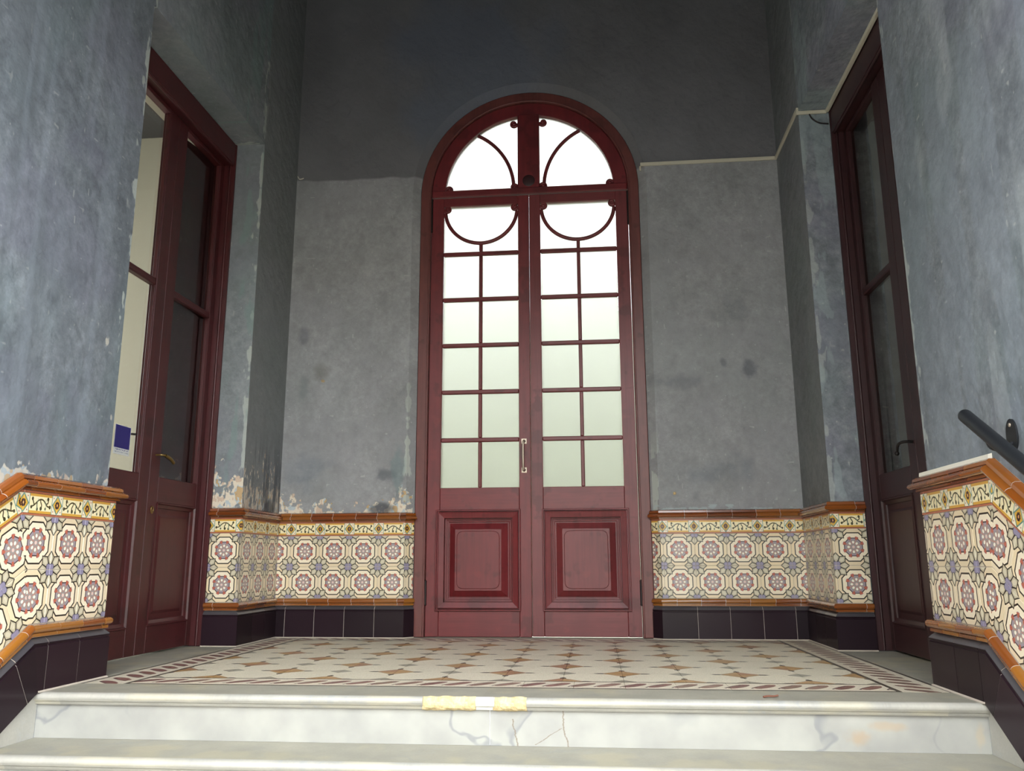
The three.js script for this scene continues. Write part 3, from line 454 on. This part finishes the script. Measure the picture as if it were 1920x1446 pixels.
// ------------------------------------------------------------------ arched double door
const door1 = struct('door_1', 'tall arched double door of dark red wood with frosted panes');
{
  const RO = 0.786, RI = 0.710, SP = 3.1, ZF = -0.058, ZL = -0.078;
  const U = (o, i) => { const s = new THREE.Shape(); s.moveTo(-o, 0.002); s.lineTo(-o, SP); s.absarc(0, SP, o, Math.PI, 0, true); s.lineTo(o, 0.002); s.lineTo(i, 0.002); s.lineTo(i, SP); s.absarc(0, SP, i, 0, Math.PI, false); s.lineTo(-i, 0.002); s.closePath(); return s; };
  const ex = (s, d, b, z) => { const g = new THREE.ExtrudeGeometry(s, { depth: d - b, bevelEnabled: true, bevelSize: b, bevelThickness: b, bevelOffset: -b, bevelSegments: 2, curveSegments: 40 }); g.translate(0, 0, z - d); return g; };
  part('door_frame', ex(U(RO, RI), 0.10, 0.004, ZF), W.frame, door1);
  part('frame_bead', ex(U(RI + 0.014, RI + 0.002), 0.012, 0.004, ZF + 0.006), W.frame, door1);
  // fanlight
  const GR = 0.612, fan = sub('fanlight', door1);
  { const s = new THREE.Shape(); s.moveTo(-0.7095, 3.092); s.lineTo(-0.7095, SP); s.absarc(0, SP, 0.7095, Math.PI, 0, true); s.lineTo(0.7095, 3.092); s.lineTo(GR, 3.092); s.lineTo(GR, SP); s.absarc(0, SP, GR, 0, Math.PI, false); s.lineTo(-GR, 3.092); s.closePath(); part('fan_rim', ex(s, 0.05, 0.004, ZL), W.leaf, fan); }
  part('fan_post', cbox(-0.08, 0.08, 3.10, 3.72, ZL - 0.052, ZL + 0.006, 0.006), W.leaf, fan);
  part('transom_bar', cbox(-0.706, 0.706, 3.086, 3.136, ZL - 0.06, ZL + 0.014, 0.006), W.leaf, fan);
  { const g = new THREE.SphereGeometry(0.05, 20, 10, 0, Math.PI * 2, 0, Math.PI / 2); g.rotateX(Math.PI / 2); g.scale(0.9, 0.9, 0.1); g.translate(0.0, 3.19, ZL + 0.006); part('boss', g, W.dark, fan); }
  const curl = (x, y, dx, dy, r0 = 0.032) => { const r = r0 * 0.8, p = []; for (let k = 0; k <= 14; k++) { const a = k / 14 * Math.PI * 2.3, q = r * (1 - 0.72 * k / 14); p.push([x + dx * (r * 0.9 - Math.cos(a) * q), y + dy * (0.01 + Math.sin(a) * q), ZL - 0.014]); } return mergeGeometries([tube(p, 0.012, 26, 7), new THREE.SphereGeometry(0.015, 10, 8).translate(x + dx * r * 0.9, y + dy * 0.012, ZL - 0.014)]); };
  for (const s of [-1, 1]) {
    const arc = []; for (let k = 0; k <= 12; k++) { const a = (0.06 + 0.94 * k / 12) * 1.09; arc.push([s * (0.6 - Math.cos(a) * 0.49), 3.14 + Math.sin(a) * 0.49, ZL - 0.014]); }
    part('fan_bar', tube(arc, 0.0138, 28, 7), W.leaf, fan);
    part('scroll', curl(s * 0.085, 3.14, s, 1, 0.03), W.leaf, fan); part('scroll', curl(s * 0.605, 3.14, -s, 1, 0.03), W.leaf, fan);
    part('scroll', curl(s * 0.085, 3.665, s, -1, 0.032), W.leaf, fan);
    const g = new THREE.Shape(); const a0 = Math.acos(0.075 / (GR + 0.01)); g.moveTo(s * 0.075, 3.13); g.lineTo(s * (GR + 0.009), 3.13); for (let k = 0; k <= 20; k++) { const a = 0.05 + (a0 - 0.05) * k / 20; g.lineTo(s * Math.cos(a) * (GR + 0.01), SP + Math.sin(a) * (GR + 0.01)); } g.closePath();
    const pg = new THREE.ExtrudeGeometry(g, { depth: 0.004, bevelEnabled: false }); pg.translate(0, 0, ZL - 0.032); part('pane', pg, frost, fan);
  }
  // leaves
  const rows = [[0.973, 1.284], [1.314, 1.618], [1.652, 1.952], [1.988, 2.288], [2.327, 2.632]];
  for (const s of [-1, 1]) {
    const lf = sub('door_leaf', door1), mt = s < 0 ? W.leaf : W.leafSheenR, B = (n, x0, x1, y0, y1, d0 = 0.056, f = 0, c = 0.003) => part(n, cbox(s * x0, s * x1, y0, y1, ZL - d0, ZL + f, c), mt, lf);
    const yb = s < 0 ? 0.003 : 0.006;
    B('stile', 0.0015, 0.08, yb, 3.08); B('stile', 0.619, s < 0 ? 0.7085 : 0.7065, yb, 3.08);
    B('rail', 0.0802, 0.6188, yb, 0.168); B('rail', 0.0802, 0.6188, 0.823, 0.972); B('rail', 0.0802, 0.6188, 3.016, 3.08);
    const mx = 0.349;
    for (const yc of [1.299, 1.635, 1.970, 2.307, 2.650]) B('glazing_bar', 0.0802, 0.6188, yc - 0.0145, yc + 0.0145, 0.036, -0.005, 0.005);
    const ys = [0.9725, 1.2843, 1.3137, 1.6203, 1.6497, 1.9553, 1.9847, 2.2923, 2.3217, 2.6353]; for (let k = 0; k < 5; k++) B('glazing_bar', mx - 0.0125, mx + 0.0125, ys[2 * k], ys[2 * k + 1], 0.036, -0.004, 0.005);
    B('glazing_bar', mx - 0.0125, mx + 0.0125, 2.6647, 2.728, 0.036, -0.004, 0.005);
    const arc = []; for (let k = 0; k <= 20; k++) { const a = Math.PI + 0.1 + (Math.PI - 0.2) * k / 20; arc.push([s * (mx + Math.cos(a) * 0.262), 2.992 + Math.sin(a) * 0.262, ZL - 0.014]); }
    part('glazing_arc', tube(arc, 0.0138, 36, 7), mt, lf);
    part('scroll', curl(s * 0.083, 3.008, s, -1, 0.03), mt, lf); part('scroll', curl(s * 0.616, 3.008, -s, -1, 0.03), mt, lf);
    const pane = (x0, x1, y0, y1) => { const g = new THREE.BoxGeometry(x1 - x0, y1 - y0, 0.004); g.translate(s * (x0 + x1) / 2, (y0 + y1) / 2, ZL - 0.03); part('pane', g, frost, lf); };
    for (const [y0, y1] of rows) { pane(0.081, mx - 0.0005, y0 - 0.004, y1 + 0.004); pane(mx + 0.0005, 0.618, y0 - 0.004, y1 + 0.004); }
    pane(0.081, 0.618, 2.658, 3.014);
    // bolection moulding and raised panel
    const x0 = 0.072, x1 = 0.645, y0 = 0.165, y1 = 0.826, rect = (d) => [[x0 + d, y0 + d], [x1 - d, y0 + d], [x1 - d, y1 - d], [x0 + d, y1 - d]];
    const loft = (rings, fill) => { const T = [], UV = []; const put = (p, z) => { T.push(s * p[0], p[1], ZL + z); UV.push(p[0], p[1]); }; for (let i = 0; i < rings.length - 1; i++) { const a = rect(rings[i][0]), b = rect(rings[i + 1][0]), za = rings[i][1], zb = rings[i + 1][1]; for (let k = 0; k < 4; k++) { const j = (k + 1) % 4, q = [[a[k], za], [a[j], za], [b[j], zb], [a[k], za], [b[j], zb], [b[k], zb]]; if (s < 0) { [q[1], q[2]] = [q[2], q[1]]; [q[4], q[5]] = [q[5], q[4]]; } for (const e of q) put(...e); } } if (fill) { const b = rect(rings[rings.length - 1][0]), z = rings[rings.length - 1][1], q = s < 0 ? [0, 2, 1, 0, 3, 2] : [0, 1, 2, 0, 2, 3]; for (const k of q) put(b[k], z); } return fromTris(T, UV); };
    part('panel_moulding', loft([[0, 0.0005], [0.0005, 0.012], [0.004, 0.017], [0.009, 0.017], [0.011, 0.008], [0.0115, -0.014], [0.017, -0.014], [0.0175, 0.004], [0.022, 0.008], [0.056, -0.004], [0.0565, -0.042], [0.0625, -0.042], [0.063, -0.034], [0.069, -0.036], [0.0695, -0.046], [0.0755, -0.046], [0.076, -0.038], [0.082, -0.040], [0.0825, -0.050], [0.092, -0.050]]), mt, lf);
    const pn = part('panel', loft([[0.0905, -0.051], [0.091, -0.042], [0.1305, -0.014], [0.131, -0.008]], true), mt, lf);
    { const d = 0.146, r = 0.045, a = [s * (x0 + d), s * (x1 - d)].sort((p, q) => p - q), sh = new THREE.Shape(); sh.moveTo(a[0] + r, y0 + d); sh.lineTo(a[1] - r, y0 + d); sh.quadraticCurveTo(a[1], y0 + d, a[1], y0 + d + r); sh.lineTo(a[1], y1 - d - r); sh.quadraticCurveTo(a[1], y1 - d, a[1] - r, y1 - d); sh.lineTo(a[0] + r, y1 - d); sh.quadraticCurveTo(a[0], y1 - d, a[0], y1 - d - r); sh.lineTo(a[0], y0 + d + r); sh.quadraticCurveTo(a[0], y0 + d, a[0] + r, y0 + d); const g = new THREE.ExtrudeGeometry(sh, { depth: 0.001, bevelEnabled: true, bevelSize: 0.004, bevelThickness: 0.005, bevelSegments: 2 }); g.translate(0, 0, ZL - 0.0085); part('panel_field', g, mt, lf); }
    for (const [ya, yb2] of [[0.215, 0.35], [2.83, 3.06]]) { const g = cyl(0.0075, yb2 - ya, 12); g.translate(s * 0.7068, (ya + yb2) / 2, ZL + 0.008); part('hinge', g, iron, lf); for (const yy of [ya - 0.006, yb2 + 0.006]) { const b = new THREE.SphereGeometry(0.009, 10, 8); b.translate(s * 0.7068, yy, ZL + 0.008); part('hinge_finial', b, iron, lf); } }
    if (s < 0) {
      const h = -0.046; for (const y of [1.282, 1.086]) { part('handle_plate', cbox(h - 0.018, h + 0.018, y - 0.018, y + 0.018, ZL + 0.0005, ZL + 0.004, 0.001), steel, lf); const b = new THREE.SphereGeometry(0.011, 12, 8); b.translate(h, y, ZL + 0.006); part('handle_boss', b, iron, lf); }
      part('pull_handle', tube([[h, 1.282, ZL + 0.006], [h - 0.002, 1.277, ZL + 0.035], [h - 0.003, 1.25, ZL + 0.042], [h - 0.003, 1.12, ZL + 0.042], [h - 0.002, 1.091, ZL + 0.035], [h, 1.086, ZL + 0.006]], 0.0075, 40, 8), steel, lf);
    }
  }
}

// ------------------------------------------------------------------ side doors
function sideDoor(name, label, sgn, xj, xf, z0, zs, z1, zend, ytop, xback, m, jm) {
  const d = struct(name, label), X = (dd) => xf + sgn * dd;
  part('jamb', cbox(xj, X(0.055), 0.003, ytop, z0 - 0.013, z0 + 0.004, 0.002), jm, d);
  { const g = cyl(0.008, ytop - 0.01, 10); g.translate((xj * 0.55 + xf * 0.45), ytop / 2, z0 + 0.004); part('jamb_bead', g, jm, d); }
  part('jamb', cbox(xj, X(0.055), 0.003, ytop, z1 + 0.003, zend, 0.002), jm, d);
  part('head', cbox(xj + sgn * 0.004, X(0.055), 3.062, ytop, z0 + 0.0045, z1 + 0.002, 0.003), jm, d);
  { const g = cyl(0.009, z1 - z0 - 0.01, 10); g.rotateX(Math.PI / 2); g.translate(xj + sgn * 0.02, 3.062, (z0 + z1) / 2); part('head_bead', g, jm, d); }
  for (const [a, b, far] of [[z0 + 0.006, zs - 0.0015, true], [zs + 0.0015, z1, false]]) {
    const lf = sub('door_leaf', d), B = (n, za, zb, ya, yb, dep = 0.045, f = 0, c = 0.003) => part(n, cbox(X(f), X(dep), ya, yb, za, zb, c), m, lf);
    const sa = far ? 0.052 : 0.098, sb = far ? 0.1 : 0.095, ga = a + sa, gb = b - sb;
    B('stile', a, ga, 0.01, 3.058); B('stile', gb, b, 0.01, 3.058);
    B('rail', ga + 0.0002, gb - 0.0002, 0.01, 0.15); B('rail', ga + 0.0002, gb - 0.0002, 0.806, 0.945); B('rail', ga + 0.0002, gb - 0.0002, 3.034, 3.058);
    B('glazing_bar', ga + 0.0002, gb - 0.0002, 1.990, 2.030, 0.045, 0.004, 0.006);
    for (const zz of [ga + 0.004, gb - 0.004]) B('glazing_bead', zz - 0.004, zz + 0.004, 0.9452, 1.9898, 0.028, 0.004, 0.003), B('glazing_bead', zz - 0.004, zz + 0.004, 2.0302, 3.0338, 0.028, 0.004, 0.003);
    for (const [ya, yb] of [[0.945, 1.990], [2.03, 3.034]]) { const g = new THREE.PlaneGeometry(gb - ga, yb - ya); g.rotateY(Math.PI / 2); g.translate(X(0.031), (ya + yb) / 2, (ga + gb) / 2); part('pane', g, clear, lf); }
    const T = [], UV = [], rect = (q) => [[ga + q, 0.15 + q], [gb - q, 0.15 + q], [gb - q, 0.806 - q], [ga + q, 0.806 - q]], rings = [[0, 0.0], [0.0, -0.006], [0.006, -0.006], [0.012, 0.004], [0.028, 0.012], [0.03, 0.02], [0.06, 0.02], [0.075, 0.013]];
    for (let i = 0; i < rings.length - 1; i++) { const p = rect(rings[i][0]), q = rect(rings[i + 1][0]); for (let k = 0; k < 4; k++) { const j = (k + 1) % 4; for (const e of [[p[k], 0], [p[j], 0], [q[j], 1], [p[k], 0], [q[j], 1], [q[k], 1]]) { T.push(X(rings[i + e[1]][1]), e[0][1], e[0][0]); UV.push(e[0][0], e[0][1]); } } }
    { const q = rect(0.075); for (const k of [0, 1, 2, 0, 2, 3]) { T.push(X(0.013), q[k][1], q[k][0]); UV.push(...q[k]); } }
    part('panel', fromTris(T, UV), m, lf);
  }
  return d;
}
const door2 = sideDoor('door_2', 'half-glazed double door of maroon wood in the left wall', -1, -1.899, -1.97, 0.614, 1.224, 1.85, 2.02, 3.21, -2.1, W.side, W.side);
const door3 = sideDoor('door_3', 'half-glazed double door of dark maroon wood in the right wall', 1, 1.928, 2.0, 0.639, 1.266, 1.89, 2.03, 3.22, 2.14, W.sideR, W.sideR);
{ // furniture of the left door
  const lf = door2.children.filter((o) => o.name === 'door_leaf');
  part('door_lever', mergeGeometries([tube([[-1.97, 1.06, 1.175], [-1.94, 1.06, 1.172], [-1.925, 1.058, 1.155]], 0.006, 12, 8), tube([[-1.925, 1.058, 1.155], [-1.922, 1.048, 1.11], [-1.925, 1.028, 1.06]], 0.0095, 14, 8)]), brass, lf[0]);
  { const g = new THREE.TorusGeometry(0.011, 0.0035, 8, 18); g.rotateY(Math.PI / 2); g.scale(1, 1.5, 1); g.translate(-1.968, 0.762, 1.17); part('escutcheon', g, brass, lf[0]); }
  part('window_catch', mergeGeometries([tube([[-2.0, 1.15, 1.335], [-2.03, 1.152, 1.35], [-2.045, 1.155, 1.37]], 0.006, 10, 8), tube([[-2.045, 1.19, 1.372], [-2.052, 1.155, 1.37], [-2.045, 1.11, 1.374]], 0.009, 12, 8)]), iron, lf[1]);
  const lr = door3.children.filter((o) => o.name === 'door_leaf');
  part('door_lever', mergeGeometries([tube([[2.0, 1.055, 1.235], [1.965, 1.056, 1.232], [1.95, 1.054, 1.215], [1.948, 1.045, 1.175], [1.95, 1.015, 1.15]], 0.007, 24, 8), new THREE.SphereGeometry(0.012, 12, 8).translate(1.95, 1.008, 1.146)]), iron, lr[0]);
}
// blue notice stuck to the glass of the left door
{
  const tx = canvasTex(256, 256, (g, Wd, H) => { g.fillStyle = '#d4d6d4'; g.fillRect(0, 0, Wd, H); g.fillStyle = '#2a2370'; g.fillRect(6, 4, 244, 196); g.fillStyle = '#54548c'; const r = rng(4); for (let x = 30; x < 240; x += 5 + r() * 8) g.fillRect(x, 206 + r() * 4, 3 + r() * 6, 6 + r() * 8); g.fillStyle = '#7f8ca0'; for (let x = 20; x < 236; x += 4 + r() * 7) g.fillRect(x, 230 + r() * 3, 2 + r() * 5, 4 + r() * 4); });
  const g = new THREE.BoxGeometry(0.0012, 0.152, 0.146); g.translate(-1.9995, 1.1, 1.465);
  thing('notice', 'blue square notice stuck to the glass of the left door', 'notice', g, new THREE.MeshStandardMaterial({ map: tx, roughness: 0.5 }));
}

// ------------------------------------------------------------------ rooms behind the side doors
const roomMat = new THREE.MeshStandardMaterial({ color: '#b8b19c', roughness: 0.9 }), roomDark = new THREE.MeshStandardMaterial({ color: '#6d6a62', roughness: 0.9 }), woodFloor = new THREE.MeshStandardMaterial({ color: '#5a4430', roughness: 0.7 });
struct('wall_left_room_end', 'cream end wall of the room seen through the left door', cbox(-6, -2.122, -0.1, 4.5, -1.5, -1.3, 0.001), roomMat);
struct('wall_left_room_near', 'cream near wall of the room behind the left door', cbox(-6, -2.122, -0.1, 4.5, 3.4, 3.6, 0.001), roomMat);
struct('ceiling_left_room', 'ceiling of the room behind the left door, its unlit darkness put into the colour', cbox(-6, -2.122, 4.4, 4.5, -1.3, 3.4, 0.001), new THREE.MeshStandardMaterial({ color: '#3a3733', roughness: 0.9 }));  // ceiling coloured dark to stand for the missing light
struct('floor_left_room', 'wooden floor of the room behind the left door', cbox(-6, -2.122, -0.1, -0.01, -1.3, 3.4, 0.001), woodFloor);
{ const s = new THREE.Shape([[-1.3, -0.1], [3.4, -0.1], [3.4, 4.5], [-1.3, 4.5]].map((p) => new THREE.Vector2(...p))); s.holes.push(new THREE.Path([[-0.9, 0.6], [-0.9, 3.3], [1.6, 3.3], [1.6, 0.6]].map((p) => new THREE.Vector2(...p)))); struct('wall_left_room_side', 'unseen outer wall of the left room, wide window opening added to let daylight in', remap(new THREE.ExtrudeGeometry(s, { depth: 0.2, bevelEnabled: false }), (a, b, dd) => [-5.9 - dd, b, a], false), roomMat); }  // unseen window opening, added so daylight reaches the cream end wall
struct('trim_7', 'cream soffit board over the left door on the room side', cbox(-2.12, -2.027, 3.10, 3.21, 0.604, 2.02, 0.001), roomMat);
{ const sh = thing('shutter', 'dark maroon inner shutter folded behind the far leaf of the left door', 'shutter'); sh.position.set(-2.035, 0.02, 0.612); sh.rotation.y = Math.atan2(-0.335, -0.06);   // local +x runs from the hinge
  part('shutter_board', cbox(0.004, 0.34, 0, 3.07, -0.011, 0.011, 0.002), W.dark, sh); for (const [y0, y1] of [[0.2, 1.1], [1.3, 2.9]]) part('shutter_panel', cbox(0.06, 0.28, y0, y1, 0.0112, 0.017, 0.005), W.dark, sh); }
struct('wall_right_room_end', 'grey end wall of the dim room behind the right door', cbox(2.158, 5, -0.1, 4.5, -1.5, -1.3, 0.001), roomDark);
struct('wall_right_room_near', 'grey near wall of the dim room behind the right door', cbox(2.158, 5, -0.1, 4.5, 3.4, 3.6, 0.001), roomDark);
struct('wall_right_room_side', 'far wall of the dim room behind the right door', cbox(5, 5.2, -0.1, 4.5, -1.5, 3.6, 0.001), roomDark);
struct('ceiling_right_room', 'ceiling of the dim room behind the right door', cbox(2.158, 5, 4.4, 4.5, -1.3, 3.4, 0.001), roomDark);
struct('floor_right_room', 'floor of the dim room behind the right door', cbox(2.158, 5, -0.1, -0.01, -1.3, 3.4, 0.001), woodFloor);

// ------------------------------------------------------------------ outside: courtyard beyond the arched door, street in front with added building fronts
struct('courtyard_paving', 'pale stone paving of the courtyard beyond the arched door', cbox(-6, 6, -0.2, -0.03, -9, -0.31, 0.001), new THREE.MeshStandardMaterial({ color: '#b4b2a6', roughness: 0.9 }));
struct('courtyard_wall', 'pale green rendered wall across the courtyard', cbox(-6, 6, -0.2, 4.0, -6.2, -6, 0.001), new THREE.MeshStandardMaterial({ color: '#c9ceba', roughness: 0.9 }));
struct('added_facade', 'unseen rendered building front added left of the entrance axis to block low sky light', cbox(-14, -1.0, GROUND - 0.2, 7.0, 12, 12.4, 0.002), new THREE.MeshStandardMaterial({ color: '#8a8478', roughness: 0.9 }));  // added out of view to cut the low sky light
struct('added_low_facade', 'unseen low pale building front added right of the entrance axis to shape the sky light', cbox(-1.0, 16, GROUND - 0.2, 5.0, 19, 19.4, 0.002), new THREE.MeshStandardMaterial({ color: '#c9c2b4', roughness: 0.9 }));  // added out of view, kept low so sky light sheens the right leaf
struct('pavement', 'grey pavement at the foot of the stair', cbox(-14, 16, GROUND - 0.2, GROUND, 4.3, 19, 0.001), new THREE.MeshStandardMaterial({ color: '#62605c', roughness: 0.9 }));

// ------------------------------------------------------------------ handrail, trunking, small things
{
  const black = new THREE.MeshStandardMaterial({ color: '#1c1e22', roughness: 0.45, metalness: 0.2 });
  const h = thing('handrail', 'black round steel handrail on the right wall sloping down the stair', 'handrail'), xr = 1.655, za = 2.645, ya = 0.945, L = 1.9, zb = za + L, yb = ya - 0.6 * L;
  h.position.set(xr, ya, za);
  const g = new THREE.CapsuleGeometry(0.0225, Math.hypot(L, 0.6 * L), 6, 20); g.translate(0, -Math.hypot(L, 0.6 * L) / 2, 0); g.rotateX(-(Math.PI / 2 - SLOPE)); part('rail', g, black, h);
  for (const s of [0.13, 0.95, 1.7]) {
    const z = s, y = -0.6 * s; const p = new THREE.CylinderGeometry(0.034, 0.034, 0.006, 24); p.rotateZ(Math.PI / 2); p.scale(1, 1.55, 1); p.translate(PR - xr - 0.004, y - 0.005, z - 0.02); part('wall_plate', p, black, h);
    part('bracket_arm', tube([[PR - xr - 0.006, y - 0.03, z - 0.02], [0.05, y - 0.05, z - 0.012], [0.01, y - 0.045, z], [0, y - 0.02, z]], 0.007, 16, 8), black, h);
    for (const dy of [0.028, -0.042]) { const b = new THREE.SphereGeometry(0.007, 10, 6); b.scale(0.5, 1, 1); b.translate(PR - xr - 0.008, y + dy, z - 0.02); part('screw', b, steel, h); }
  }
}
{
  const pvc = new THREE.MeshStandardMaterial({ color: '#c9c4b0', roughness: 0.6 });
  const c = thing('cable_trunking', 'thin cream cable trunking from the arched door round to the right door', 'trunking');
  part('trunking_length', cbox(0.80, PR - 0.0005, 3.225, 3.25, PB + 0.0005, PB + 0.014, 0.002), pvc, c);
  part('trunking_length', cbox(PR - 0.0145, PR - 0.0005, 3.225, 3.25, PB + 0.0145, 0.637, 0.002), pvc, c);
  part('trunking_length', cbox(PR - 0.0145, 1.914, 3.203, 3.2245, 0.626, 0.640, 0.002), pvc, c);
  part('trunking_length', cbox(1.906, 1.926, 3.204, 3.2245, 0.6405, 2.036, 0.002), pvc, c);
  part('trunking_drop', cbox(0.794, 0.806, 3.19, 3.2245, PB + 0.0005, PB + 0.012, 0.002), pvc, c);
  const k = thing('loose_cable', 'short black cable sagging below the trunking at the right door head', 'cable', tube([[1.81, 3.203, 0.632], [1.825, 3.17, 0.634], [1.865, 3.14, 0.634], [1.92, 3.13, 0.634]], 0.0045, 24, 6), iron);
  const b = thing('cut_cable', 'frayed cable stub at the upper left corner of the back wall', 'cable', tube([[-1.705, 3.275, -0.004], [-1.69, 3.25, 0.004], [-1.668, 3.246, 0.012], [-1.655, 3.252, 0.01]], 0.0042, 20, 6), putty);
  const pl = thing('wall_plug', 'small brass plug in the plaster right of the arched door', 'plug'); pl.position.set(0.94, 0.913, PB);
  { const g = cyl(0.009, 0.012, 12); g.rotateX(Math.PI / 2); g.translate(0, 0, 0.006); part('collar', g, brass, pl); const s = new THREE.SphereGeometry(0.006, 10, 6); s.translate(0, 0, 0.013); part('screw_head', s, steel, pl); }
  thing('dry_leaf', 'small curled brown leaf lying on the marble landing edge', 'leaf', tube([[1.0, 0.004, 2.318], [1.02, 0.006, 2.31], [1.04, 0.005, 2.306], [1.055, 0.007, 2.30]], 0.0035, 14, 5), new THREE.MeshStandardMaterial({ color: '#7a5040', roughness: 0.9 }));
}
renderer.render(scene, camera);
